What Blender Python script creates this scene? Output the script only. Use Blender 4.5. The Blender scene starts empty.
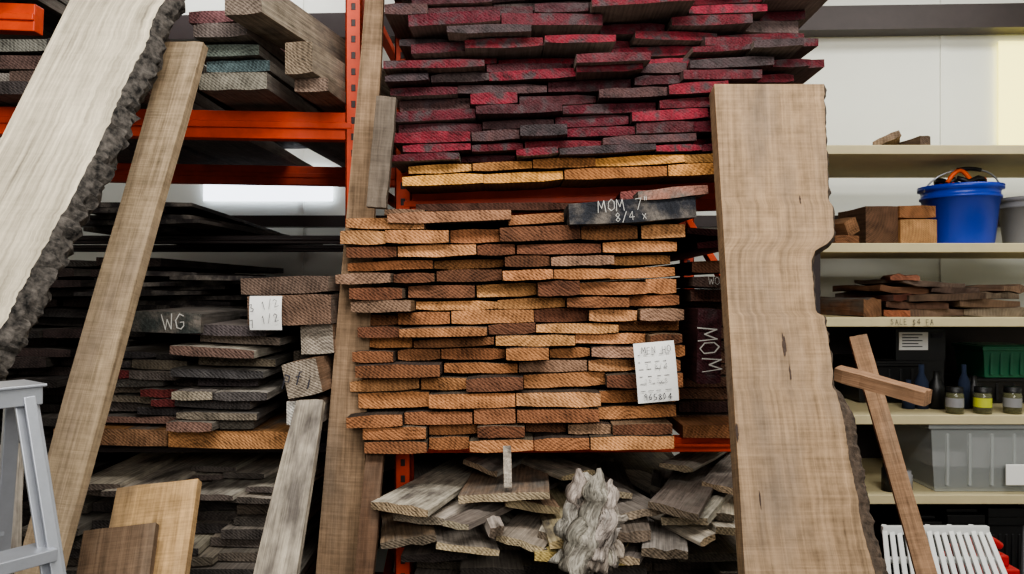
import bpy, math, random
from mathutils import Vector, Matrix, noise
random.seed(11)
R=random.uniform
F=739.6; CZ=1.6; EYE=Vector((0,0,CZ))
def W(u,v,d): return Vector(((u-512)/F*d, d, CZ-(v-287)/F*d))
def c(r,g,b):
    f=lambda x:(x/255/12.92) if x/255<=.04045 else ((x/255+.055)/1.055)**2.4
    return (f(r),f(g),f(b),1)
# ---------------- materials
def base(name,col=(.5,.5,.5,1),rough=.6,metal=0,**k):
    m=bpy.data.materials.new(name); m.use_nodes=True
    b=m.node_tree.nodes['Principled BSDF']
    b.inputs['Base Color'].default_value=col; b.inputs['Roughness'].default_value=rough; b.inputs['Metallic'].default_value=metal
    for a,v in k.items(): b.inputs[a.replace('_',' ')].default_value=v
    return m
class G:
    def __init__(s,m): s.m=m; s.nt=m.node_tree; s.N=s.nt.nodes; s.L=s.nt.links; s.b=s.N['Principled BSDF']
    def set(s,i,v):
        if hasattr(v,'is_output'): s.L.new(v,i)
        else: i.default_value=v
    def math(s,op,a,b=0.,clamp=False):
        n=s.N.new('ShaderNodeMath'); n.operation=op; n.use_clamp=clamp; s.set(n.inputs[0],a); s.set(n.inputs[1],b); return n.outputs[0]
    def vec(s,op,a,b=(0,0,0),sc=None):
        n=s.N.new('ShaderNodeVectorMath'); n.operation=op; s.set(n.inputs[0],a)
        if op not in('LENGTH','SCALE'): s.set(n.inputs[1],b)
        if sc is not None: s.set(n.inputs['Scale'],sc)
        return n.outputs['Value'] if op in('LENGTH','DOT_PRODUCT') else n.outputs['Vector']
    def noise(s,v,scale=1,detail=3,rough=.5):
        n=s.N.new('ShaderNodeTexNoise'); s.set(n.inputs['Vector'],v); n.inputs['Scale'].default_value=scale; n.inputs['Detail'].default_value=detail; n.inputs['Roughness'].default_value=rough; return n.outputs['Fac'],n.outputs['Color']
    def attr(s,nm):
        n=s.N.new('ShaderNodeAttribute'); n.attribute_name=nm; return n
    def mix(s,f,a,b):
        n=s.N.new('ShaderNodeMix'); n.data_type='RGBA'; s.set(n.inputs[0],f); s.set(n.inputs[6],a); s.set(n.inputs[7],b); return n.outputs[2]
    def ramp(s,v,a,b):
        n=s.N.new('ShaderNodeMapRange'); s.set(n.inputs[0],v); n.inputs[1].default_value=a; n.inputs[2].default_value=b; return n.outputs[0]
    def bump(s,h,st=.4,dist=.003):
        n=s.N.new('ShaderNodeBump'); n.inputs['Strength'].default_value=st; n.inputs['Distance'].default_value=dist; s.L.new(h,n.inputs['Height']); s.L.new(n.outputs[0],s.b.inputs['Normal'])
def wood(name,ring=.3,fib=.35,blo=.35,saw=0.,ringf=500.,t2=None,t2lo=.5,t2hi=.62,t2s=14,rough=.8,bump=.5,dist=.06,fs=(260,7,260),xsaw=0):
    m=base(name,rough=rough); g=G(m)
    g.b.inputs['Specular IOR Level'].default_value=.25
    col=g.attr('Col').outputs['Color']; gc=g.attr('gco').outputs['Vector']
    _,nc=g.noise(g.vec('MULTIPLY',gc,(6,1.1,6)),1,2)
    d=g.vec('ADD',gc,g.vec('SCALE',g.vec('SUBTRACT',nc,(.5,.5,.5)),sc=dist))
    r=g.vec('LENGTH',g.vec('MULTIPLY',d,(1,0,1)))
    rs=g.math('SINE',g.math('MULTIPLY',r,ringf))
    f,_=g.noise(g.vec('MULTIPLY',gc,fs),1,3,.6)
    bl,_=g.noise(g.vec('MULTIPLY',gc,(t2s,t2s*.3,t2s)),1,4,.6)
    b2,_=g.noise(g.vec('MULTIPLY',gc,(30,30,30)),1,3,.6)
    val=g.math('ADD',1.,g.math('MULTIPLY',rs,ring*.5))
    val=g.math('ADD',val,g.math('MULTIPLY',g.math('SUBTRACT',f,.5),fib*2.4))
    val=g.math('ADD',val,g.math('MULTIPLY',g.math('SUBTRACT',bl,.5),blo*2.4))
    val=g.math('ADD',val,g.math('MULTIPLY',g.math('SUBTRACT',b2,.5),blo*1.6))
    if saw:
        dd=g.vec('DOT_PRODUCT',gc,(520.,0,700.))
        sw=g.math('SINE',g.math('ADD',dd,g.math('MULTIPLY',b2,5.)))
        val=g.math('ADD',val,g.math('MULTIPLY',sw,saw))
    if xsaw:
        f3,_=g.noise(g.vec('MULTIPLY',gc,(5,170,5)),1,2,.6)
        val=g.math('ADD',val,g.math('MULTIPLY',g.math('SUBTRACT',f3,.5),xsaw*2.4))
    val=g.math('MAXIMUM',val,.1)
    cc=col
    if t2: cc=g.mix(g.ramp(bl,t2lo,t2hi),col,t2)
    out=g.vec('SCALE',cc,sc=val)
    g.L.new(out,g.b.inputs['Base Color']); g.bump(val,bump,.003)
    return m
M_wood=wood('rough_sawn_wood',.22,.45,.4)
M_end=wood('sawn_end_grain',.3,.45,.72,saw=.19,bump=.9)
M_grey=wood('weathered_wood',.2,.65,.55,t2=c(100,94,88),t2lo=.45,t2hi=.65)
M_red=wood('waxed_red_end',.12,.4,.95,saw=.1,t2=c(62,48,50),t2lo=.48,t2hi=.62,t2s=22,rough=.5,bump=.9)
M_slab=wood('slab_face_wood',.09,.5,.5,ringf=150,bump=.6,dist=.1,fs=(130,4,130),xsaw=.24,t2=c(104,92,80),t2lo=.48,t2hi=.75,t2s=7)
M_pale=wood('pale_slab_face_wood',.18,.65,.3,ringf=230,bump=.5,dist=.16,fs=(120,3.5,120),xsaw=.08)
def simple(name,col,rough=.6,metal=0,var=.25,scale=12,bump=.15,**k):
    m=base(name,col,rough,metal,**k); g=G(m)
    tc=g.N.new('ShaderNodeTexCoord').outputs['Object']
    n,_=g.noise(tc,scale,5,.65)
    v=g.math('MAXIMUM',g.math('ADD',1-var,g.math('MULTIPLY',n,2*var)),.05)
    g.L.new(g.vec('SCALE',col[:3],sc=v),g.b.inputs['Base Color']); g.bump(n,bump,.004)
    return m
M_orange=simple('orange_rack_paint',c(206,68,26),.5,var=.6,scale=9)
M_bark=simple('bark',c(74,62,52),.95,var=1.6,scale=60,bump=1)
M_barkg=simple('grey_bark',c(70,66,62),.95,var=2.8,scale=55,bump=1)
M_knot=simple('dark_knot',c(64,50,42),.8,var=.8,scale=60,bump=.6)
M_wall=simple('painted_metal_wall',c(228,230,222),.6,var=.06,scale=3)
M_steel=simple('dark_steel',c(56,48,48),.5,.3)
M_floor=simple('concrete_floor',c(90,86,82),.8,var=.3,scale=4)
M_ceil=simple('ceiling_insulation',c(205,208,206),.8,var=.08)
M_paper=simple('paper',c(240,240,236),.8,var=.03)
M_ink=base('ink',c(50,50,60),.8)
M_chalk=base('chalk',c(196,194,188),.9)
M_blue=simple('blue_plastic',c(32,62,176),.3,var=.08)
M_dblue=simple('dark_blue_cloth',c(30,42,66),.9)
M_white=simple('white_plastic',c(214,216,214),.45,var=.06)
M_greyp=simple('grey_plastic',c(138,138,140),.5,var=.08)
M_black=simple('black_plastic',c(20,20,22),.45,var=.1)
M_green=simple('green_plastic',c(30,92,66),.4,var=.1)
M_redp=simple('red_plastic',c(176,32,30),.4,var=.1)
M_orangep=simple('orange_strap',c(226,92,30),.5,var=.1)
M_alu=simple('aluminium',c(172,176,184),.4,.6,var=.15,scale=30)
M_shelf=simple('shelf_board',c(200,188,150),.7,var=.15,scale=8)
M_clear=base('clear_tote_plastic',c(200,206,204),.25,Alpha=.42)
M_glass=base('jar_glass',c(120,120,90),.08,Alpha=.6)
M_yellow=base('yellow_label',c(190,196,60),.6)
M_win=base('translucent_window',c(250,240,150),.5,Emission_Color=c(252,240,150),Emission_Strength=1.8)
M_win2=base('window_daylight',c(240,246,255),.5,Emission_Color=c(235,242,255),Emission_Strength=3.2)
# ---------------- mesh builder
class MB:
    def __init__(s): s.v=[];s.f=[];s.m=[];s.c=[];s.g=[];s.sm=[]
    def add(s,vs,fs,mat=0,col=(.5,.5,.5,1),gs=None,sm=False):
        o=len(s.v); s.v+= [tuple(x) for x in vs]
        s.g+= [tuple(x) for x in (gs if gs else vs)]
        for i,f in enumerate(fs):
            s.f.append([o+a for a in f]); s.m.append(mat[i] if isinstance(mat,list) else mat)
            s.c.append(col[i] if isinstance(col,list) else col); s.sm.append(sm)
    def box(s,p,q,mat=0,M=None,col=(.5,.5,.5,1)):
        x0,y0,z0=p;x1,y1,z1=q
        vs=[Vector(a) for a in((x0,y0,z0),(x1,y0,z0),(x1,y1,z0),(x0,y1,z0),(x0,y0,z1),(x1,y0,z1),(x1,y1,z1),(x0,y1,z1))]
        if M: vs=[M@a for a in vs]
        s.add(vs,[(0,3,2,1),(4,5,6,7),(0,1,5,4),(1,2,6,5),(2,3,7,6),(3,0,4,7)],mat,col)
    def bar(s,a,b,w,t,mat=0,up=(0,0,1),col=(.5,.5,.5,1)):
        a=Vector(a);b=Vector(b);y=(b-a);L=y.length;y.normalize();x=y.cross(Vector(up)).normalized();z=x.cross(y)
        M=Matrix((( x.x,y.x,z.x,a.x),(x.y,y.y,z.y,a.y),(x.z,y.z,z.z,a.z),(0,0,0,1)))
        s.box((-w/2,0,-t/2),(w/2,L,t/2),mat,M,col)
    def lathe(s,o,prof,mat=0,n=32,sx=1,sy=1):
        o=Vector(o);vs=[];fs=[]
        for r,z in prof:
            for i in range(n):
                a=2*math.pi*i/n; vs.append(o+Vector((r*math.cos(a)*sx,r*math.sin(a)*sy,z)))
        for j in range(len(prof)-1):
            for i in range(n):
                k=(i+1)%n; fs.append((j*n+i,j*n+k,(j+1)*n+k,(j+1)*n+i))
        s.add(vs,fs,mat,sm=True)
    def tube(s,pts,r,mat=0,n=8,col=(.5,.5,.5,1),rough=0):
        pts=[Vector(p) for p in pts];vs=[];fs=[];gs=[];sd=R(0,50)
        rr=r if isinstance(r,list) else [r]*len(pts)
        for i,p in enumerate(pts):
            t=(pts[min(i+1,len(pts)-1)]-pts[max(i-1,0)]).normalized()
            a=t.orthogonal().normalized() if i==0 else (pa-t*pa.dot(t)).normalized()
            pa=a;b=t.cross(a)
            for k in range(n):
                th=2*math.pi*k/n; q=rr[i]
                if rough: q*=1+rough*noise.noise(Vector((math.cos(th)*2.5+sd,math.sin(th)*2.5,i*.12)))+rough*.6*noise.noise(Vector((math.cos(th)*6+sd,math.sin(th)*6,i*.3)))
                vs.append(p+(a*math.cos(th)+b*math.sin(th))*q); gs.append((q*math.cos(th)+sd,i*.006,q*math.sin(th)))
        for j in range(len(pts)-1):
            for i in range(n):
                k=(i+1)%n; fs.append((j*n+i,j*n+k,(j+1)*n+k,(j+1)*n+i))
        fs.append(tuple(range(n))[::-1]); fs.append(tuple((len(pts)-1)*n+i for i in range(n)))
        s.add(vs,fs,mat,col,gs,sm=True)
    def make(s,name,mats,parent=None,bevel=0):
        me=bpy.data.meshes.new(name); me.from_pydata(s.v,[],s.f)
        for m in mats: me.materials.append(m)
        a=me.attributes.new('Col','FLOAT_COLOR','CORNER'); g=me.attributes.new('gco','FLOAT_VECTOR','POINT')
        g.data.foreach_set('vector',[x for p in s.g for x in p])
        cl=[]
        for p in me.polygons:
            p.material_index=s.m[p.index]; p.use_smooth=s.sm[p.index]
            cl+=list(s.c[p.index])*p.loop_total
        a.data.foreach_set('color',cl); me.update()
        o=bpy.data.objects.new(name,me); bpy.context.collection.objects.link(o)
        if parent: o.parent=parent; o.matrix_parent_inverse=Matrix.Translation(-parent.location)
        if bevel:
            b=o.modifiers.new('Bevel','BEVEL'); b.width=bevel; b.segments=2
        return o
def vary(col,a=.15,h=.05):
    k=R(1-a,1+a); return (col[0]*k*R(1-h,1+h),col[1]*k,col[2]*k*R(1-h,1+h),1)
def board(mb,M,w,l,t,col,ecol=None,mat=0,emat=1,nx=4,nl=4,jit=.0018,taper=1.,bow=0.,skew=0.):
    """rough sawn board; local x=width, y=length (front end y=0), z=thickness"""
    ecol=ecol or col
    px=R(-.35,.35);pz=R(-.12,.12);py=R(0,60);sd=R(0,100)
    vs=[];gs=[];n=nx+1
    for j in range(nl+1):
        v=j/nl
        for side in(1,-1):
            for i in range(n):
                u=i/nx if side==1 else 1-i/nx
                ww=w*(1+(taper-1)*v)
                x=(u-.5)*ww; y=v*l+(skew*(u-.5) if j==0 else 0)
                z=side*t/2
                z+=jit*2*noise.noise(Vector((u*3+sd,v*2.,side*3)))
                ex=jit*3*noise.noise(Vector((sd,v*5,u*9)))
                z+=bow*math.sin(v*math.pi)
                if j in(0,nl): y+=jit*1.5*noise.noise(Vector((sd+u*5,j,side*4)))
                if i in(0,nx): z-=side*min(.0022,t*.1)
                p=Vector((x+ex,y,z)); vs.append(M@p); gs.append((x+px,y+py,z+pz))
    k=2*n;fs=[];mt=[];cs=[]
    for j in range(nl):
        for i in range(k):
            a=(i+1)%k; fs.append((j*k+a,j*k+i,(j+1)*k+i,(j+1)*k+a)); mt.append(mat); cs.append(col)
    for j,rev in((0,0),(nl,1)):
        for i in range(nx):
            f=(j*k+i,j*k+i+1,j*k+k-2-i,j*k+k-1-i)
            fs.append(f[::-1] if rev else f); mt.append(emat); cs.append(ecol)
    mb.add(vs,fs,mt,cs,gs)
def bd(mb,x,y,z,w,t,L,yaw=0,pitch=0,roll=0,col=None,ecol=None,T=None,**k):
    M=Matrix.Translation((x,y,z))@Matrix.Rotation(math.radians(yaw),4,'Z')@Matrix.Rotation(math.radians(pitch),4,'X')@Matrix.Rotation(math.radians(roll),4,'Y')
    if T: M=T@M
    board(mb,M,w,L,t,col,ecol,**k)
def tiltT(px,pz,deg):
    return Matrix.Translation((px,0,pz))@Matrix.Rotation(math.radians(-deg),4,'Y')@Matrix.Translation((-px,0,-pz))
def stack(mb,xl,xr,z0,z1,rt,y,L,wmin,wmax,pal,epal,T=None,dy=.03,xj=.012,mat=0,emat=1,yaw=.6,drop=0,roll=.5,hv=.12,lo=.8,ev=.2):
    z=z0
    while z<z1-rt*.5:
        h=rt*R(1-hv,1+hv)
        a=xl(z)+R(-xj,xj*1.6) if callable(xl) else xl+R(-xj,xj*1.6)
        b=xr(z)+R(-xj*1.6,xj) if callable(xr) else xr+R(-xj*1.6,xj)
        x=a
        while x<b-.03:
            w=min(R(wmin,wmax),b-x)
            if b-x-w<wmin*.6: w=b-x
            if R(0,1)>=drop:
                th=h*R(lo,.97)
                bd(mb,x+w/2,y+R(-dy,dy),z+th/2,w-R(.001,.006),th,L,yaw=R(-yaw,yaw),roll=R(-roll,roll),col=vary(random.choice(pal)),ecol=vary(random.choice(epal),ev),T=T,mat=mat,emat=emat,skew=R(-.008,.008))
            x+=w
        z+=h
def plank(mb,A,B,w,t,col,wb=None,twist=0,mat=0,emat=0,nx=4,nl=10,face=None,**k):
    """plank from lower end B to upper end A"""
    A=Vector(A);B=Vector(B);y=(A-B);L=y.length;y.normalize()
    x=Vector((1,0,0)); x=(x-y*x.dot(y)).normalized()
    x=Matrix.Rotation(math.radians(twist),3,y)@x; z=x.cross(y)
    M=Matrix(((x.x,y.x,z.x,B.x),(x.y,y.y,z.y,B.y),(x.z,y.z,z.z,B.z),(0,0,0,1)))
    board(mb,M,wb or w,L,t,col,mat=mat,emat=emat,nx=nx,nl=nl,taper=w/(wb or w),**k)
def tofloor(A,B):
    A=Vector(A);B=Vector(B);k=(A.z-.03)/(A.z-B.z); return A+(B-A)*k
def empty(name,loc=(0,0,0)):
    e=bpy.data.objects.new(name,None); e.location=loc; bpy.context.collection.objects.link(e); return e
STK={'M':[[(0,0),(.15,1),(.45,.35),(.8,1),(.9,0)]],'O':[[(.4,1),(.08,.75),(.05,.25),(.4,0),(.75,.2),(.75,.75),(.4,1)]],'W':[[(0,1),(.2,0),(.45,.65),(.7,0),(.9,1)]],
'G':[[(.75,.85),(.4,1),(.05,.6),(.15,.1),(.5,0),(.75,.2),(.75,.45),(.45,.45)]],'7':[[(.05,.95),(.7,1),(.3,0)]],'1':[[(.2,.8),(.4,1),(.35,0)]],'/':[[(0,-.1),(.6,1.1)]],
'2':[[(.05,.8),(.35,1),(.65,.75),(.05,0),(.75,.05)]],'8':[[(.4,.5),(.1,.75),(.4,1),(.65,.75),(.4,.5),(.1,.2),(.4,0),(.7,.25),(.4,.5)]],'4':[[(.5,0),(.55,1),(0,.35),(.8,.35)]],
'x':[[(0,0),(.5,.6)],[(0,.6),(.5,0)]],'3':[[(.05,.95),(.6,.95),(.3,.55),(.65,.3),(.35,0),(0,.1)]],'p':[[(.1,-.4),(.1,.6),(.5,.55),(.5,.15),(.1,.1)]],'f':[[(.5,.95),(.3,.9),(.25,0)],[(.05,.55),(.5,.6)]],
'i':[[(.2,0),(.2,.6)],[(.2,.8),(.22,.86)]],'9':[[(.6,.6),(.3,.5),(.1,.75),(.4,1),(.65,.8),(.5,0)]],'6':[[(.6,1),(.15,.5),(.2,.05),(.6,.1),(.6,.45),(.2,.45)]],'5':[[(.65,1),(.15,1),(.1,.55),(.6,.5),(.55,.1),(.05,0)]],
'0':[[(.4,1),(.1,.6),(.3,0),(.65,.4),(.4,1)]],'E':[[(.6,1),(.05,1),(.05,0),(.6,0)],[(.05,.5),(.5,.5)]],'S':[[(.6,.85),(.3,1),(.1,.75),(.6,.3),(.3,0),(0,.15)]],'A':[[(0,0),(.35,1),(.7,0)],[(.15,.4),(.55,.4)]],
'L':[[(.1,1),(.05,0),(.6,0)]],'$':[[(.6,.85),(.3,1),(.1,.75),(.6,.3),(.3,0),(0,.15)],[(.35,1.15),(.3,-.15)]],'N':[[(0,0),(.05,1),(.6,0),(.65,1)]],'H':[[(0,0),(0,1)],[(.6,0),(.6,1)],[(0,.5),(.6,.5)]],'"':[[(.1,1.1),(.1,.8)],[(.3,1.1),(.3,.8)]]}
def text(s,p,size,mat,parent,yaw=0,roll=0,wt=.1):
    """hand written strokes, lying in the x-z plane at p"""
    m=MB(); M=Matrix.Translation(p)@Matrix.Rotation(math.radians(yaw),4,'Z')@Matrix.Rotation(math.radians(-roll),4,'Y')
    n=len(s); x0=-n*.5
    for i,ch in enumerate(s):
        jx=R(-.06,.06);jz=R(-.12,.12);sk=R(-.1,.1)
        for st in STK.get(ch,[]):
            pts=[Vector(((x0+i+(x+jx+sk*z)*.95)*size,0,(z-.5+jz)*size*1.25)) for x,z in st]
            for a,b in zip(pts,pts[1:]):
                d=(b-a); L=d.length
                if L<1e-5: continue
                d/=L; nn=Vector((-d.z,0,d.x))*size*wt*R(.35,.6); e=d*size*wt*.3
                q=[a-nn-e,b-nn+e,b+nn+e,a+nn-e]; y=R(-.0004,0)
                m.add([M@(k+Vector((0,y,0))) for k in q],[(0,1,2,3)])
    return m.make('handwriting',[mat],parent)
# ---------------- room
WY=4.15
mb=MB(); mb.box((-4,-3.5,-.1),(4.6,WY+.1,0)); mb.make('floor',[M_floor])
mb=MB(); mb.box((-4,WY,0),(4.6,WY+.08,3.6))
x=-3.9
while x<4.5:
    mb.box((x,WY-.010,0),(x+.03,WY+.01,3.6)); x+=.9
mb.make('wall_back',[M_wall])
mb=MB(); mb.box((-4.1,-3.5,0),(-4,WY,3.6)); mb.make('wall_left',[M_wall])
mb=MB(); mb.box((4.6,-3.5,0),(4.7,WY,3.6)); mb.make('wall_right',[M_wall])
mb=MB(); mb.box((-4.1,-3.5,3.6),(4.7,WY+.1,3.7)); mb.make('ceiling',[M_ceil])
mb=MB(); mb.bar((-3.9,WY-.08,2.98),(4.5,WY-.08,3.1),.12,.13); mb.bar((-3.9,WY-.08,1.96),(4.5,WY-.08,1.96),.08,.06); mb.bar((-3.9,WY-.08,1.2),(4.5,WY-.08,1.2),.1,.1);mb.make('trim_1',[M_steel])
mb=MB(); mb.box((2.715,WY-.03,2.38),(3.5,WY-.02,2.97)); mb.make('window_1',[M_win])
mb=MB(); mb.box((-1.72,WY-.03,2.08),(-1.0,WY-.02,2.26)); mb.make('window_2',[M_win2])
# ---------------- pallet rack
rack=empty('pallet_rack',(0,2.3,0))
def rk(mb,name): mb.make(name,[M_orange,M_steel],rack,bevel=.003)
mb=MB()
def upright(x,y,w=.05,h=3.3):
    mb.box((x-w/2,y,0.01),(x+w/2,y+.012,h)); mb.box((x-w/2,y,0.01),(x-w/2+.006,y+.07,h)); mb.box((x+w/2-.006,y,0.01),(x+w/2,y+.07,h))
    mb.box((x-w,y-.02,0.0),(x+w,y+.1,.01))
    z=.1
    while z<h-.1:
        mb.box((x-.007,y-.001,z),(x+.007,y+.002,z+.022),1); z+=.05
for x in(-.487,-.335,.80,-2.2):
    for y in(2.27,3.35): upright(x,y)
    for k in range(5):
        z=.2+k*.6; mb.bar((x,2.32,z),(x,3.37,z+.5),.03,.03); mb.bar((x,2.32,z+.55),(x,3.37,z+.55),.03,.03)
rk(mb,'uprights')
mb=MB()
def beam(x0,x1,z0,z1,y,h=.085,m=0):
    mb.bar((x0,y,z0),(x1,y,z1),.045,h,m); mb.bar((x0,y-.026,z0),(x1,y-.026,z1),.01,h*.25,m)
for y in(2.30,3.36):
    beam(-2.2,-.49,2.125,2.095,y); beam(-2.2,-.49,1.105,1.105,y,.03,1); beam(-2.2,-.49,.25,.25,y)
    beam(-.335,.8,1.855,1.885,y); beam(-.335,.8,1.11,1.115,y,.045); beam(-.335,.8,.3,.3,y)
    beam(-2.2,-1.47,2.46,2.43,y)
beam(-2.2,-.49,1.775,1.775,2.75,.03,1); beam(-2.2,-.49,1.775,1.775,3.36,.03,1)
rk(mb,'beams')
# ---------------- palettes
tan=c(180,130,90); brn=c(142,98,68); dbr=c(104,70,52); org=c(192,142,94); gbr=c(134,108,88)
ger=c(116,112,106); dg=c(60,56,54)
warm=[tan,tan,brn,brn,org,dbr,dbr,c(166,116,78),c(166,116,78),c(154,106,72),c(154,106,72),c(126,86,60),c(140,112,92)]
dk=[c(86,76,66),c(110,96,82),c(120,100,80),c(70,60,54)]
# middle stack
T=tiltT(0,1.14,1.2)
mb=MB()
def xl(z):
    k=(z-1.14)/.62
    return -.42 if k<.07 else (-.455 if k<.28 else (-.437 if k<.7 else (-.47 if k<.97 else -.44)))
stack(mb,xl,lambda z:.44 if z<1.2 else .49,1.14,1.765,.0395,2.1,1.75,.11,.25,dk,warm,T=T,dy=.045,roll=1.4,xj=.014,hv=.2,lo=.72,yaw=1.5,ev=.2)
bd(mb,-.16,2.06,1.80,.34,.03,1.5,yaw=3,roll=-1,col=c(96,84,74),ecol=c(150,110,84),T=T)
bd(mb,-.34,2.07,1.785,.22,.03,1.6,yaw=-2,roll=2,col=gbr,ecol=tan,T=T)
bd(mb,.08,2.1,1.792,.16,.028,1.6,yaw=-2,roll=-2,col=gbr,ecol=brn,T=T)
bd(mb,-.02,2.2,1.84,.5,.022,1.5,yaw=4,roll=0,col=c(90,74,70),ecol=c(120,88,76),T=T)
bd(mb,-.30,2.15,1.822,.12,.022,1.4,yaw=-4,roll=3,col=dg,ecol=gbr,T=T)
bd(mb,.42,2.12,1.85,.19,.035,1.5,yaw=-3,roll=2,col=c(90,60,60),ecol=c(118,70,66),T=T)
bd(mb,.15,2.3,1.875,.3,.02,1.4,yaw=2,roll=-3,col=c(80,66,66),ecol=c(90,60,60),T=T)
mid=mb.make('hardwood_lumber_stack',[M_wood,M_end])
mb=MB(); bd(mb,.33,2.03,1.81,.345,.062,1.5,yaw=0,roll=-3.5,col=c(56,54,56),ecol=c(44,46,52),mat=0,emat=0,jit=.003)
bd(mb,.44,2.02,1.858,.19,.028,1.5,yaw=-2,roll=-5,col=c(120,84,76),ecol=c(150,110,96),mat=0,emat=0,jit=.003)
chb=mb.make('chalk_marked_board',[M_grey]); 
text('MOM 7"',(.31,2.020,1.825),.025,M_chalk,chb,roll=4,wt=.07); text('8/4 x',(.33,2.020,1.793),.019,M_chalk,chb,roll=6,wt=.07)
def tag(name,p,w,h,roll,yaw,lines):
    m=MB(); M=Matrix.Translation(p)@Matrix.Rotation(math.radians(yaw),4,'Z')@Matrix.Rotation(math.radians(roll),4,'Y')
    n=6; vs=[];fs=[]
    for j in range(n+1):
        for i in range(2): vs.append(M@Vector(((i-.5)*w,-.006*math.sin(j/n*math.pi),(j/n-.5)*h)))
    for j in range(n): fs.append((2*j,2*j+1,2*j+3,2*j+2))
    m.add(vs,fs,0,sm=True)
    for k in range(lines):
        z=h*(.3-.6*k/max(1,lines-1)); x=-w*.42
        while x<w*.3:
            l=R(.04,.16)*w; m.box((x,-.0078,z),(x+l,-.0070,z+h*.008),1,M); x+=l+w*R(.06,.15)
    return m.make(name,[M_paper,M_ink])
tg=W(656,372,2.03)
pt=tag('price_tag',tg,.112,.165,-5,0,6)
text('MEN HO',tuple(tg+Vector((.0,-.01,.062))),.014,M_ink,pt,roll=6)
text('965804',tuple(tg+Vector((.005,-.01,-.066))),.013,M_ink,pt,roll=5,wt=.16)
text('7 8/4',tuple(tg+Vector((0,-.01,.015))),.013,M_ink,pt,roll=4,wt=.06); text('16 2x8',tuple(tg+Vector((0,-.01,-.022))),.011,M_ink,pt,roll=4,wt=.06)
# red stack
T=tiltT(.2,1.91,2.2)
mb=MB()
reds=[c(108,26,38),c(92,22,34),c(122,28,44),c(72,30,36),c(80,56,56),c(60,50,52),c(98,34,44),c(128,34,50),c(96,82,80),c(92,22,36),c(112,28,42)]
stack(mb,-.325,.85,1.972,2.22,.031,2.10,1.7,.12,.28,[c(98,80,76),c(136,124,118),c(84,64,64)],reds,T=T,dy=.05,xj=.03,emat=2,yaw=2,roll=1.6,hv=.25,lo=.7)
T2=tiltT(.2,2.2,1)
stack(mb,-.34,.86,2.215,2.62,.032,2.09,1.7,.12,.3,[c(98,80,76),c(136,124,118),c(126,110,104)],reds,T=T2,dy=.08,xj=.045,emat=2,yaw=3.5,roll=2.2,hv=.25,lo=.7)
stack(mb,-.305,.8,1.905,1.97,.0325,2.10,1.7,.17,.3,[c(110,84,60)],[c(200,144,80),c(184,134,80),c(154,106,64)],T=T,dy=.012,xj=.01,emat=1)
redst=mb.make('red_waxed_lumber_stack',[M_wood,M_end,M_red])
# side stack right of the middle
mb=MB()
stack(mb,.535,.78,1.145,1.62,.042,2.42,1.4,.16,.25,dk,[c(110,84,68),c(90,70,60),c(74,56,52)],dy=.02)
bd(mb,.61,2.2,1.66,.15,.036,1.5,col=c(90,70,60),ecol=c(130,92,72)); bd(mb,.6,2.16,1.615,.14,.03,1.6,col=c(110,90,80),ecol=c(80,64,58)); bd(mb,.62,2.2,1.575,.18,.036,1.6,col=c(110,90,80),ecol=c(100,70,60))
bd(mb,.62,2.25,1.16,.2,.04,1.6,col=brn,ecol=brn); bd(mb,.64,2.15,1.73,.2,.02,1.6,yaw=-3,roll=-5,col=c(90,40,44),ecol=c(80,36,40)); bd(mb,.63,2.2,1.76,.22,.02,1.6,yaw=3,roll=4,col=c(90,60,54),ecol=c(80,50,50))
sd=mb.make('walnut_lumber_stack',[M_wood,M_end])
text('WOM',(.60,2.155,1.617),.018,M_chalk,sd,wt=.08)
mb=MB(); bd(mb,.565,2.12,1.43,.072,.215,1.6,roll=1,col=c(70,40,40),ecol=c(68,32,38),emat=1,jit=.002)
vb=mb.make('upright_red_board',[M_wood,M_red]); text('MOM',(.565,2.112,1.42),.044,M_chalk,vb,roll=-88,wt=.08)
# ---------------- left top shelf timbers
mb=MB()
bd(mb,-.80,2.12,2.19,.2,.05,1.7,yaw=-4,col=c(120,114,106),ecol=c(114,110,100))
bd(mb,-.80,2.16,2.245,.19,.034,1.7,yaw=-4,col=c(120,114,106),ecol=c(94,110,112))
bd(mb,-.83,2.14,2.285,.2,.034,1.7,yaw=-3,col=c(120,114,106),ecol=c(110,118,110))
bd(mb,-.60,2.08,2.245,.085,.09,1.5,yaw=-12,col=c(150,138,122),ecol=c(122,108,92))
bd(mb,-.575,2.12,2.18,.1,.04,1.5,yaw=-6,col=c(130,118,104),ecol=c(122,104,92))
bd(mb,-.72,1.98,2.375,.11,.09,1.6,yaw=-13,col=c(154,144,128),ecol=c(112,100,90))
bd(mb,-.83,2.1,2.33,.16,.04,1.6,yaw=-6,col=c(120,112,104),ecol=c(110,100,96))
bd(mb,-.86,2.12,2.375,.14,.035,1.6,yaw=-6,col=c(120,90,90),ecol=c(120,84,86))
mb.make('timber_beams',[M_grey,M_end])
mb=MB()
stack(mb,-1.95,-1.02,2.165,2.36,.045,2.22,1.6,.15,.25,[dg,ger],[dg,c(86,70,64),ger],dy=.06,drop=.15,yaw=2)
mb.make('dark_lumber_stack',[M_grey,M_end])
mb=MB()
stack(mb,-2.1,-1.5,2.51,2.62,.045,2.2,1.5,.15,.25,[dg,ger],[dg,c(110,84,70),ger],dy=.06,yaw=2)
mb.make('dark_lumber_stack',[M_grey,M_end])
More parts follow.
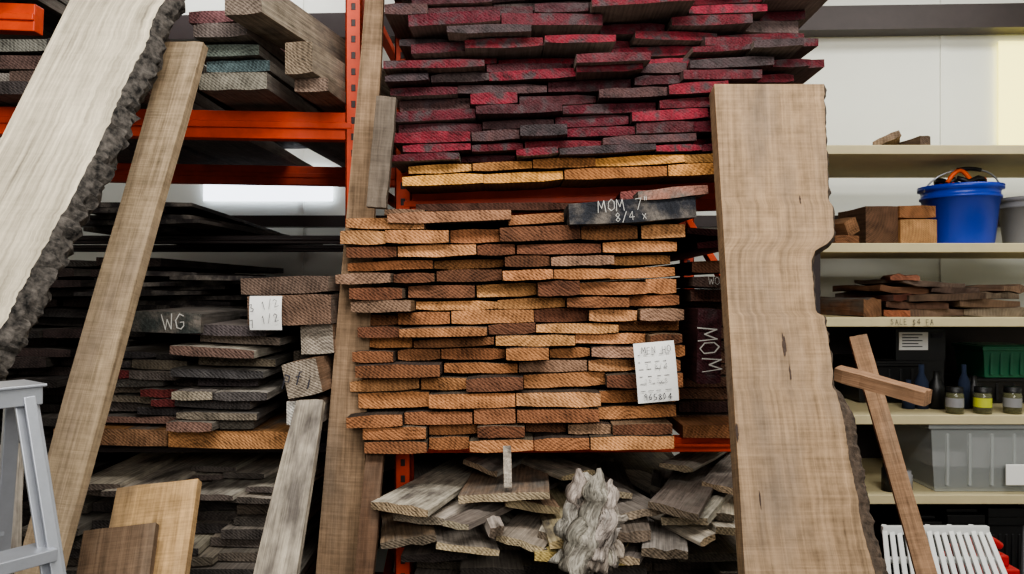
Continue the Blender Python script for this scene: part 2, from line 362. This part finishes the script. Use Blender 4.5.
# ---------------- left mid shelf stacks
mb=MB()
T=tiltT(-1.,1.18,-1.5)
bd(mb,-.83,2.17,1.152,.36,.052,1.6,roll=1,col=c(150,110,72),ecol=c(176,128,86))
bd(mb,-1.19,2.19,1.155,.34,.05,1.6,roll=1,col=c(150,110,72),ecol=c(140,106,80))
gp=[c(132,126,120),c(160,152,142),c(110,104,100)]; ep=[c(92,86,80),c(110,100,88),c(80,74,74),c(118,94,84),c(70,66,66),c(140,128,114)]
stack(mb,-1.27,-.97,1.188,1.41,.028,2.22,1.6,.13,.3,gp,ep+[c(104,50,50)],T=T,dy=.05,yaw=4,xj=.03,roll=1.5,lo=.7)
stack(mb,-.965,-.72,1.188,1.51,.029,2.15,1.6,.12,.25,gp,ep,T=T,dy=.06,yaw=4,xj=.03,roll=1.5,lo=.7)
stack(mb,-2.1,-1.28,1.12,1.70,.035,2.6,1.4,.14,.3,[dg],[dg,c(60,50,48),c(44,40,38)],dy=.08,yaw=3,xj=.03,roll=1.5,lo=.7)  # added near-black stack, stands in for shade over the pale back wall
stack(mb,-.70,-.56,1.15,1.40,.04,2.3,1.5,.13,.14,gp,[c(110,100,90),c(90,80,72)],dy=.03,yaw=2)
mb.make('weathered_lumber_stack',[M_grey,M_end])
mb=MB()
bd(mb,-.63,2.09,1.535,.24,.085,1.3,yaw=-3,roll=-1,col=c(118,98,86),ecol=c(112,90,76))
bd(mb,-.66,2.14,1.605,.26,.05,1.3,yaw=-4,roll=-2,col=c(150,134,120),ecol=c(100,84,74))
mb.make('squared_timber',[M_grey,M_end])
q=W(266,313,2.07); t1=tag('price_tag',q,.09,.095,0,0,0); text('3 1/2',tuple(q+Vector((0,-.012,.022))),.017,M_ink,t1,roll=15); text('7 1/2',tuple(q+Vector((0,-.012,-.02))),.017,M_ink,t1,roll=15)
mb=MB()
bd(mb,-.585,2.06,1.345,.1,.1,1.3,yaw=-4,roll=-12,col=gbr,ecol=c(150,138,124))
bd(mb,-.56,2.12,1.45,.1,.085,1.3,yaw=-4,roll=-3,col=gbr,ecol=c(150,140,128))
bd(mb,-.59,2.08,1.245,.09,.07,1.3,yaw=-4,roll=0,col=gbr,ecol=c(206,202,194))
sb=mb.make('square_post_blanks',[M_grey,M_end]); text('pfi',(-.585,2.050,1.345),.032,M_ink,sb,roll=-12)
mb=MB(); bd(mb,-.985,2.1,1.50,.2,.06,1.4,yaw=2,roll=2,col=c(96,92,88),ecol=c(60,64,62),emat=0)
wb=mb.make('chalk_marked_board',[M_grey]); text('WG',(-.955,2.09,1.50),.034,M_chalk,wb,roll=5,wt=.08)
mb=MB()
for i in range(17):
    lo=i<12
    z=1.46+i*.017 if lo else 1.80+(i-12)*.018
    bd(mb,R(-1.3,-.8) if lo else R(-1.35,-1.15),2.5+R(-.1,.1),z,R(.2,.42),.016,1.4,yaw=R(-8,8),roll=R(-2,1.5),col=c(60,56,54),ecol=c(50,46,46))
mb.make('dark_thin_boards',[M_grey,M_grey])
# lower-left stack
mb=MB()
stack(mb,-1.45,-.68,.30,.93,.032,2.25,1.5,.14,.26,[c(140,134,124),c(120,114,106),c(160,150,136)],[c(80,74,70),c(94,86,78),c(66,62,60)],dy=.08,yaw=3,xj=.03)
stack(mb,-2.1,-1.5,.30,1.06,.036,2.5,1.4,.14,.26,[dg],[dg,c(52,46,44)],dy=.08,yaw=3,xj=.03)  # added near-black stack, its colour puts shade into the lower left gap
for i in range(12):
    bd(mb,-1.35+.055*((i*5)%12),2.3+R(-.16,.16),.945+i*.006,R(.12,.2),.018,R(1.0,1.4),yaw=R(-16,8),roll=R(-2,2),col=vary(c(186,178,164)),ecol=vary(c(96,88,82)))
mb.make('weathered_lumber_stack',[M_grey,M_end])
# ---------------- lower centre pile
mb=MB()
stack(mb,-.32,.76,.35,.85,.034,2.15,1.6,.12,.26,[c(120,112,102),c(140,130,116)],[c(84,76,68),c(104,90,76),c(62,56,52)],dy=.09,yaw=6,xj=.03,roll=2.5,lo=.65)
bl=[(-.30,1.98,1.005,.17,.024,22),(-.26,2.05,.955,.16,.022,34),(-.28,2.0,.91,.15,.022,-14),(-.02,2.04,1.02,.25,.024,4),(-.04,1.98,.945,.045,.028,-14),
    (.06,2.1,.975,.16,.024,-12),(.12,2.02,.91,.1,.024,12),(.30,2.1,1.01,.1,.02,-22),(.36,2.04,.975,.13,.022,-30),(.43,1.98,1.00,.14,.022,32),(.47,2.02,.96,.12,.022,40),
    (.56,2.1,.95,.14,.022,24),(.63,2.05,.92,.14,.022,-16),(.40,1.94,.90,.12,.024,18),(.02,2.0,.905,.14,.02,26),(-.12,2.0,.89,.17,.02,-12),(.62,2.2,1.0,.12,.02,38),(-.2,2.2,.98,.16,.018,-18),
    (.2,2.2,1.04,.14,.018,-34),(.5,2.25,1.05,.1,.018,46),(-.1,2.25,1.05,.12,.016,30),(.33,1.97,.935,.09,.03,5),(-.15,1.97,.965,.07,.018,44),(.1,1.98,.885,.06,.02,-30),(.52,1.96,.93,.07,.018,-24),(.3,1.95,.88,.07,.02,30)]
for x,y,z,w,t,yw in bl:
    bd(mb,x,y,z,w,t,R(.8,1.3),yaw=-yw*.7,pitch=R(-3,1.),roll=R(-12,12),col=vary(random.choice([c(184,176,164),c(156,148,138),c(204,194,178),c(116,108,100),c(140,118,98)])),ecol=vary(random.choice([c(150,138,120),c(106,94,82),c(164,146,120)])),jit=.004,skew=R(-.05,.05))
bd(mb,.19,1.96,.88,.26,.028,1.0,yaw=-2,roll=2,col=c(196,178,120),ecol=c(184,162,104))
bd(mb,.17,1.95,.925,.14,.022,1.0,yaw=4,roll=-4,pitch=0,col=c(200,186,150),ecol=c(180,160,120))
mb.make('reclaimed_board_pile',[M_grey,M_end])
mb=MB(); mb.bar(W(507,446,2.04),W(508,487,2.04),.022,.008,0,up=(0,1,0),col=c(190,180,166)); mb.make('wood_sticker',[M_grey])
# gnarled driftwood root: a bundle of twisting, tapering strands
M_burl=wood('gnarled_driftwood',.4,.8,.9,ringf=500,rough=.85,bump=1,fs=(220,30,220),dist=.1,t2=c(66,60,56),t2lo=.52,t2hi=.7,t2s=30)
mb=MB(); C=W(592,513,1.93)
for k in range(11):
    a0=k*2*math.pi/11; sp=R(.5,1.1); rad=R(.022,.05); r0=R(.018,.032); h0=R(-.14,-.10); h1=R(.06,.13)
    pts=[];rs=[]
    for i in range(36):
        f=i/35; a=a0+sp*f*1.6; q=rad*(1.25-.55*f)+.014*noise.noise(Vector((k*3.1,f*3,0)))
        pts.append(C+Vector((q*math.cos(a)*1.15+.02*f*math.sin(k)+.018*noise.noise(Vector((k*2.7,f*5,4))),q*math.sin(a)*.8,h0+(h1-h0)*f)))
        rs.append(max(.003,r0*(1.15-.6*f)*(1+.45*noise.noise(Vector((k*5.3,f*6,2))))*min(1,(1-f)*6+.3)))
    mb.tube(pts,rs,0,20,vary(c(158,150,140),.2),rough=.6)
mb.tube([C+Vector((.01*math.sin(i*.4),.0,-.13+i*.011)) for i in range(20)],[.048*(1-.5*i/20) for i in range(20)],0,28,c(140,130,120),rough=.7)
mb.tube([C+Vector((.03+.004*i,-.02,.02-.006*i+.0003*i*i)) for i in range(16)],[.018*(1-.6*i/16) for i in range(16)],0,16,c(150,142,132),rough=.5)
mb.make('gnarled_root_wood',[M_burl])
# ---------------- live edge slabs
def on(u,v,P,n):
    d=Vector(((u-512)/F,1,-(v-287)/F)); t=(P-EYE).dot(n)/d.dot(n); return EYE+d*t
def liveslab(name,pts,left,right,vs_range,t,col,barkmat,lbark=False,rbark=True,nrow=150,mat=None,flare=.3,flare2=None,br=.008,seed=0,knots=()):
    """left/right = [(v,u)...] outlines surveyed on the slab's real face plane"""
    P,Q,S=pts; n=(Q-P).cross(S-P).normalized()
    if n.y>0: n=-n
    def itp(l,v):
        for (a,ua),(b,ub) in zip(l,l[1:]):
            if a<=v<=b: return ua+(ub-ua)*(v-a)/(b-a)
        return l[0][1] if v<l[0][0] else l[-1][1]
    v0,v1=vs_range; L=[];Rr=[]
    for i in range(nrow+1):
        v=v0+(v1-v0)*i/nrow
        L.append(on(itp(left,v),v,P,n)); Rr.append(on(itp(right,v),v,P,n))
    dl=(L[-1]-L[-12]);dr=(Rr[-1]-Rr[-12]); dd=(dl+dr)/2
    k=max(0,(L[-1].z-.01)/-dd.z)
    for q in range(1,16): L.append(L[nrow]+dd*k*q/15); Rr.append(Rr[nrow]+dd*k*q/15)
    mbb=MB(); nx=10; rows=len(L); py=R(0,9); px=R(-.1,.1)
    front=[];gs=[];s=0
    for i,(l,r) in enumerate(zip(L,Rr)):
        fl=flare if flare2 is None else flare+(flare2-flare)*min(1,max(0,(i/nrow-.6)/.08))
        w=(r-l); wl=w.length; ax=w/wl
        if i: s-=(L[i]-L[i-1]).length
        f1=lambda o:br*noise.noise(Vector((s*9+seed,o,0)))+br*.7*noise.noise(Vector((s*31+seed,o+9,0)))+br*.5*noise.noise(Vector((s*80+seed,o+5,0)))
        l2=l+ax*(f1(3) if lbark else 0); r2=r+ax*(f1(7) if rbark else 0)
        for j in range(nx+1):
            front.append(l2+(r2-l2)*j/nx); gs.append(((j/nx-.5)*wl+px,s+py,.05))
        for q in range(1,5):
            f=q/4; e=r2+(ax*(fl*t*math.sin(f*math.pi*.8)+ (br*1.8*noise.noise(Vector((s*34+seed,q*2.1,5)))+br*noise.noise(Vector((s*90+seed,q*3.1,5))) if rbark else 0)))-n*t*f
            front.append(e); gs.append((.5*wl+px,s+py,.05+t*f))
        for j in range(nx,-1,-1):
            front.append(l2+(r2-l2)*j/nx-n*t); gs.append(((j/nx-.5)*wl+px,s+py,.05+t))
        for q in range(1,4):
            f=1-q/4; front.append(l2-ax*(fl*t*math.sin(f*math.pi*.8) if lbark else 0)-n*t*f); gs.append((-.5*wl+px,s+py,.05+t*f))
    k=(nx+1)*2+4+3; fs=[];mt=[];cs=[]
    for i in range(rows-1):
        for j in range(k):
            a=(j+1)%k; fs.append((i*k+j,(i+1)*k+j,(i+1)*k+a,i*k+a))
            isr= nx<=j<nx+4 ; isl= j>=2*nx+5
            mt.append(1 if (isr and rbark) or (isl and lbark) else 0); cs.append(col)
    fs.append(tuple(range(k))); mt.append(0); cs.append(col)
    fs.append(tuple((rows-1)*k+i for i in range(k))[::-1]); mt.append(0); cs.append(col)
    mbb.add(front,fs,mt,cs,gs)
    for (u,v,rw,rh,sd_) in knots:
        cc=on(u,v,P,n)+n*.0012; up=(L[0]-L[-1]).normalized(); sx=up.cross(n).normalized()
        vs=[cc]+[cc+(sx*math.cos(a)*rw+up*math.sin(a)*rh)*(1+.6*noise.noise(Vector((math.cos(a)*2+sd_,math.sin(a)*2,3)))) for a in [i*2*math.pi/28 for i in range(28)]]
        mbb.add(vs,[(0,1+i,1+(i+1)%28) for i in range(28)],2)
    return mbb.make(name,[mat or M_slab,barkmat,M_knot])
P=W(714,85,2.0);Q=W(825,83,2.0);S=W(745,574,1.62)
liveslab('live_edge_slab',(P,Q,S),[(80,714),(574,745)],
 [(80,824),(120,825),(160,827),(200,828),(205,833),(236,834),(243,828),(250,816),(262,812),(285,813),(312,816),(316,824),(345,828),(365,832),(388,834),(392,838),(425,844),(450,848),(480,853),(520,861),(574,875)],
 (84,574),.055,c(150,126,100),M_bark,seed=3,br=.0045,flare=.25,flare2=.75,knots=[(784,345,.005,.026,1),(790,372,.002,.018,2),(737,432,.003,.022,4),(800,200,.002,.012,9),(760,500,.002,.02,3)])
P=W(124,-60,2.0);Q=W(232,-60,2.05);S=W(-60,420,1.42)
liveslab('live_edge_slab',(P,Q,S),[(-60,113),(0,70),(140,0),(300,-85),(420,-150)],
 [(-60,188),(0,165),(30,150),(60,137),(90,123),(130,106),(170,86),(210,65),(250,42),(290,23),(330,0),(370,-26),(420,-58)],
 (-60,420),.062,c(190,180,160),M_barkg,seed=8,br=.010,flare=.5,mat=M_pale)
# ---------------- leaning planks
def lean(name,a,b,w,t,col,wb=None,twist=0,mat=M_slab,floor=True):
    m=MB(); A=W(*a);B=W(*b)
    if floor:
        B2=tofloor(A,B)
        if wb: wb=w+(wb-w)*((A-B2).length/(A-B).length)
        B=B2
    plank(m,A,B,w,t,col,wb=wb,twist=twist); return m.make(name,[mat])
lean('leaning_plank',(187,45,2.0),(40,574,1.6),.108,.03,c(152,134,110),wb=.10,twist=-8)
lean('leaning_plank',(377,-40,2.17),(339,574,2.13),.05,.025,c(146,122,98),wb=.125)
lean('leaning_plank',(310,402,2.0),(277,574,1.72),.075,.025,c(178,168,152),wb=.105,twist=-6,mat=M_grey)
lean('leaning_plank',(387,98,2.06),(377,208,2.04),.055,.03,c(104,94,84),floor=False)
lean('leaning_plank',(376,450,2.12),(360,620,1.95),.05,.03,c(96,74,58))
lean('leaning_plank',(858,337,2.35),(926,574,2.05),.052,.035,c(150,120,94),twist=-20)
lean('leaning_plank',(160,485,2.0),(140,600,1.84),.22,.03,c(196,162,118),twist=-4)
lean('leaning_plank',(122,528,1.85),(112,600,1.76),.17,.03,c(116,96,78),twist=4)
m=MB(); plank(m,W(838,373,2.05),W(928,398,1.86),.04,.04,c(140,110,86)); m.make('cross_brace_board',[M_wood])
# ---------------- step ladder
lad=empty('step_ladder',(-.85,1.2,0))
m=MB(); s=Vector((.8,-.6,0)); t=Vector((-.6,-.8,0)); E=Vector((-.826,1.24,1.42)); H=E.z
O=E+t*.36
m.bar(E-t*.02,O+t*.02,.085,.03,0); m.bar(E-t*.025+Vector((0,0,.017)),O+t*.02+Vector((0,0,.017)),.095,.005,0)
for base_,fl in((E,-1),(O,1)):
    fb=base_+s*.36+t*fl*.08; fb.z=.01; rb=base_-s*.42+t*fl*.05; rb.z=.01
    fa=base_+s*.025; ra=base_-s*.025
    m.bar(fa,fb,.006,.036,0,up=t); m.bar(fa+s*.016,fb+s*.016,.018,.005,0,up=s); m.bar(fa-s*.016,fb-s*.016,.018,.005,0,up=s)
    m.bar(ra,rb,.012,.024,0,up=t)
    k=(H-.8)/H; m.bar(fa.lerp(fb,k),ra.lerp(rb,k),.004,.02,0,up=t)
for zz in(1.17,.9,.62,.34):
    k=(H-zz)/H
    fb=E+s*.36-t*.08; fb.z=.01; a=(E+s*.025).lerp(fb,k)
    fb=O+s*.36+t*.08; fb.z=.01; b=(O+s*.025).lerp(fb,k); m.bar(a,b,.06,.02,0)
    rb=E-s*.42-t*.05; rb.z=.01; a=(E-s*.025).lerp(rb,k); rb=O-s*.42+t*.05; rb.z=.01; b=(O-s*.025).lerp(rb,k); m.bar(a,b,.012,.02,0)
m.make('ladder_frame',[M_alu],lad,bevel=.0015)
m=MB(); plank(m,W(-8,448,1.75),tofloor(W(-8,448,1.75),W(-14,574,1.66)),.13,.04,c(206,200,190)); m.make('pale_offcut_board',[M_grey])
# ---------------- right shelving
SX0,SX1,SY0,SY1=1.30,3.0,3.2,3.9
lev=[2.215,1.79,1.468,1.045,.70]
sh=empty('storage_shelving',(2.1,3.5,0))
m=MB()
for z in lev: m.box((SX0,SY0,z-.04),(SX1,SY1,z))
for x in(SX0+.02,SX1-.02):
    for y in(SY0+.03,SY1-.03): m.box((x-.02,y-.02,0),(x+.02,y+.02,2.22),1)
m.box((SX0,SY1-.01,.02),(SX1,SY1+.005,1.40),1)  # added dark back sheet, stands in for shade behind the lower shelves
m.make('shelf_frame',[M_shelf,M_steel],sh,bevel=.003)
def X(u,d=3.3): return (u-512)/F*d
def bucket(name,x,y,z,r,h,mat,handle=True,stuff=False):
    m=MB()
    m.lathe((x,y,z),[(0,0.001),(r*.8,0.001),(r*.82,.01),(r*.95,h*.78),(r*1.0,h*.78),(r*1.0,h*.82),(r*.96,h*.83),(r*.97,h*.92),(r*1.05,h*.93),(r*1.05,h),(r*.97,h),(r*.93,h*.8),(r*.8,.02),(0,.02)],0,40)
    if handle:
        pts=[Vector((x+r*1.03*math.cos(a),y-r*.35*math.sin(a)-.01,z+h*.9+.10*math.sin(a))) for a in [math.pi*i/20 for i in range(21)]]
        m.tube(pts,.004,1); m.tube(pts[8:13],.009,3)
    if stuff:
        for k in range(9):
            pts=[Vector((x+r*.6*math.cos(k*1.3+i*.35),y+r*.5*math.sin(k*1.3+i*.35),z+h*.93+.03*math.sin(i*.8+k)+.02)) for i in range(9)]
            m.tube(pts,.012,3 if k%3 else 2)
        m.tube([Vector((x-r*.6+ i*.014,y-.07,z+h+.01+.055*math.sin(i/8*math.pi))) for i in range(9)],.010,2)
        m.lathe((x,y,z+h*.8),[(0,.05),(r*.6,.04),(r*.9,0)],3,24)
    return m.make(name,[mat,M_alu,M_orangep,M_black])
bucket('blue_bucket',X(960,3.4),3.4,1.79,.166,.27,M_blue,True,True)
bucket('grey_bucket',X(1028,3.45),3.42,1.79,.14,.22,M_greyp,False)
m=MB()
bd(m,X(880),3.28,1.79+.085,.14,.168,.28,col=c(100,76,60),ecol=c(96,72,56),jit=.002)
bd(m,X(914),3.26,1.79+.055,.16,.108,.28,col=c(170,130,90),ecol=c(160,122,84),jit=.002)
bd(m,X(914),3.27,1.79+.143,.16,.055,.28,col=c(170,120,80),ecol=c(140,98,66),jit=.002)
m.make('wood_block_stack',[M_wood,M_end])
m=MB(); bd(m,X(848),3.26,1.865,.07,.07,.2,yaw=20,roll=-25,col=c(120,90,66),ecol=c(130,96,70)); bd(m,X(842),3.25,1.81,.12,.035,.2,yaw=10,col=c(110,80,60),ecol=c(120,84,60)); m.make('wood_offcut',[M_wood,M_end])
m=MB(); bd(m,X(880),3.24,2.25,.11,.03,.3,yaw=-25,roll=-22,col=c(120,100,80),ecol=c(130,112,94)); m.make('wood_offcut',[M_wood,M_end])
m=MB(); bd(m,X(920),3.26,2.242,.05,.05,.2,yaw=5,col=c(90,76,66),ecol=c(84,70,60)); m.make('wood_offcut',[M_wood,M_end])
m=MB()
z=1.468
for u,w,t,cc,yw,lay in [(866,.09,.08,c(120,88,66),10,0),(893,.10,.03,c(140,90,64),-15,0),(940,.3,.035,c(110,92,76),3,0),(1000,.34,.04,c(128,114,98),-4,0),(915,.26,.03,c(94,70,56),-8,.036),(985,.3,.035,c(106,86,70),8,.042),(905,.14,.03,c(90,54,44),12,.07),(940,.32,.03,c(90,72,60),-6,.072),(995,.24,.028,c(120,104,88),10,.08),(905,.26,.028,c(116,84,64),5,.105),(950,.2,.025,c(80,66,58),-12,.104),(930,.3,.022,c(110,96,84),4,.134),(900,.12,.025,c(140,92,72),-20,.16),(1015,.14,.028,c(120,100,84),20,.11)]:
    bd(m,X(u),3.24+R(0,.06),z+lay+t/2,w,t,.4,yaw=yw,roll=R(-4,4) if lay else 0,col=vary(cc),ecol=vary(cc),jit=.008)
m.make('live_edge_offcuts',[M_grey,M_end])
text('SALE $4 EA',(X(912,3.2),3.193,1.449),.019,M_ink,sh)
def tote(name,x,y,z,w,d,h,mat,lidmat,label=False,fill=False):
    m=MB(); lv=[(.86,z+.001),(.88,z+.02),(.97,z+h*.86),(1.03,z+h*.87),(1.03,z+h*.93)]
    vs=[];fs=[(3,2,1,0)]
    for k,zz in lv: vs+=[Vector((x+sx*w/2*k,y+sy*d/2*k,zz)) for sx,sy in((-1,-1),(1,-1),(1,1),(-1,1))]
    for j in range(len(lv)-1):
        for i in range(4): a=(i+1)%4; fs.append((j*4+i,j*4+a,j*4+4+a,j*4+4+i))
    m.add(vs,fs,0)
    for i in range(5):
        xx=x-w*.36+i*w*.18; m.box((xx,y-d*.49,z+h*.1),(xx+.012,y-d*.45,z+h*.8),0)
    m.box((x-w*.52,y-d*.52,z+h*.93),(x+w*.52,y+d*.52,z+h),1); m.box((x-w*.44,y-d*.44,z+h),(x+w*.44,y+d*.44,z+h*1.03),1)
    if label: m.box((x+w*.1,y-d*.53,z+h*.12),(x+w*.34,y-d*.515,z+h*.4),2)
    if fill:
        m.box((x-w*.38,y-d*.38,z+.02),(x+w*.38,y+d*.38,z+h*.3),3); m.box((x-w*.1,y-d*.36,z+h*.3),(x+w*.36,y+d*.3,z+h*.72),4)
        m.box((x-w*.4,y-d*.30,z+h*.3),(x-w*.12,y+d*.3,z+h*.5),4)
    return m.make(name,[mat,lidmat,M_paper,M_black,M_greyp],bevel=.004)
tote('clear_storage_tote',X(992,3.22),3.42,.70,.54,.4,.325,M_clear,M_greyp,True,True)
tote('green_storage_tote',X(1008,3.5),3.6,1.17,.26,.24,.15,M_green,M_green)
tote('black_storage_tote',X(890,3.5),3.66,1.05,.30,.3,.20,M_black,M_black)
tote('black_storage_tote',X(1000,3.6),3.64,1.05,.45,.28,.118,M_black,M_black)
m=MB(); m.box((X(898,3.5),3.52,1.25),(X(948,3.5),3.72,1.40),0); m.box((X(901,3.5),3.516,1.30),(X(930,3.5),3.52,1.385),1); m.box((X(934,3.5),3.516,1.36),(X(945,3.5),3.52,1.38),2)
m.box((X(898,3.5),3.53,1.05),(X(948,3.5),3.72,1.25),0)
for k in range(5): m.box((X(904,3.5),3.513,1.315+k*.014),(X(924-4*(k%2),3.5),3.516,1.319+k*.014),2)
m.make('cardboard_box',[M_black,M_paper,M_ink])
m=MB()
for k,(u,h,r) in enumerate([(925,.2,.03),(940,.17,.035),(968,.2,.025),(978,.15,.03),(912,.13,.028)]):
    m.lathe((X(u,3.35),3.38,1.046),[(0,.001),(r,.001),(r,h*.6),(r*.4,h*.8),(r*.4,h),(0,h)],0 if k%2 else 1,20)
m.make('dark_bottles',[M_black,M_dblue])
for u in(956,984,1014):
    m=MB(); r=.036; h=.115; o=(X(u,3.24),3.25,1.046)
    m.lathe(o,[(0,0.001),(r,0.001),(r,h*.72),(r*.85,h*.8)],0,24); m.lathe(o,[(r*.92,h*.8),(r*.92,h),(0,h)],1,24); m.lathe(o,[(r*1.01,h*.25),(r*1.01,h*.6)],2,24); m.lathe(o,[(0,.01),(r*.93,.01),(r*.93,h*.7),(0,h*.7)],3,24)
    m.make('glass_jar',[M_glass,M_black,M_yellow if u==984 else M_greyp,M_black])
for k,(u,cc) in enumerate([(905,M_black),(946,M_black),(985,M_black),(1020,M_greyp)]):
    tote('storage_tote',X(u,3.5),3.55,.0,.165,.4,.54+.03*k,cc,cc)
for u,mm,h in((893,M_black,.12),(908,M_greyp,.09)):
    m=MB(); m.lathe((X(u,3.24),3.27,.70),[(0,0.001),(.033,0.001),(.033,h*.8),(.028,h*.85),(.028,h),(0,h)],0,20); m.make('paint_can',[mm])
m=MB()
for i in range(15):
    a=W(884+i*7.2,526+ (i%3),2.72); b=tofloor(a,W(890+i*8.6,590,2.5)); m.bar(a,b,.017,.02,0)
m.bar(W(882,530,2.70),W(988,530,2.70),.03,.02,0,up=(0,1,0)); m.bar(W(886,560,2.62),W(996,560,2.62),.02,.02,0)
m.make('slatted_shutter',[M_white],bevel=.002)
m=MB(); o=W(1010,560,2.6); m.box((o.x-.07,2.72,.0),(o.x+.12,2.92,.56),1); m.box((o.x-.05,2.75,.56),(o.x+.10,2.89,.60),1); m.tube([Vector((o.x-.06+.02*i,2.80,.60+.05*math.sin(i*.35))) for i in range(9)],.016,0); m.lathe((o.x+.08,2.85,.57),[(.03,0),(.03,.06),(0,.06)],0,20)
m.make('red_gas_can',[M_redp,M_redp],bevel=.012)
# ---------------- lights and camera
def area(name,loc,rot,sx,sy,p,col=(1,1,1)):
    l=bpy.data.lights.new(name,'AREA'); l.shape='RECTANGLE'; l.size=sx; l.size_y=sy; l.energy=p; l.color=col
    o=bpy.data.objects.new(name,l); o.location=loc; o.rotation_euler=[math.radians(a) for a in rot]; bpy.context.collection.objects.link(o)
area('doorway_daylight',(1.2,-2.4,3.0),(68,0,18),2.6,1.2,100,(1,.96,.91))
area('added_overhead_light',(.2,.35,3.5),(22,0,0),3.0,.5,98,(1,.97,.92))  # added overhead lamp, no visible fixture; steep angle keeps rack interiors dark
area('added_overhead_light.001',(2.4,2.9,3.55),(0,0,0),1.6,.6,34,(1,1,.95))  # added unseen lamp over the right shelving
area('added_overhead_light.002',(-1.6,3.7,3.55),(0,0,0),1.6,.4,16,(1,1,1))  # added unseen lamp near the back wall, left side
w=bpy.data.worlds.new('World'); bpy.context.scene.world=w; w.use_nodes=True
w.node_tree.nodes['Background'].inputs[0].default_value=(.97,.97,1,1); w.node_tree.nodes['Background'].inputs[1].default_value=.25
try: bpy.context.scene.view_settings.look='AgX - Medium High Contrast'
except Exception as e: print(e)
cam=bpy.data.cameras.new('camera'); cam.lens=26; cam.sensor_width=36; cam.clip_start=.05
o=bpy.data.objects.new('camera',cam); o.location=(0,0,CZ); o.rotation_euler=(math.radians(90),0,0); bpy.context.collection.objects.link(o)
bpy.context.scene.camera=o
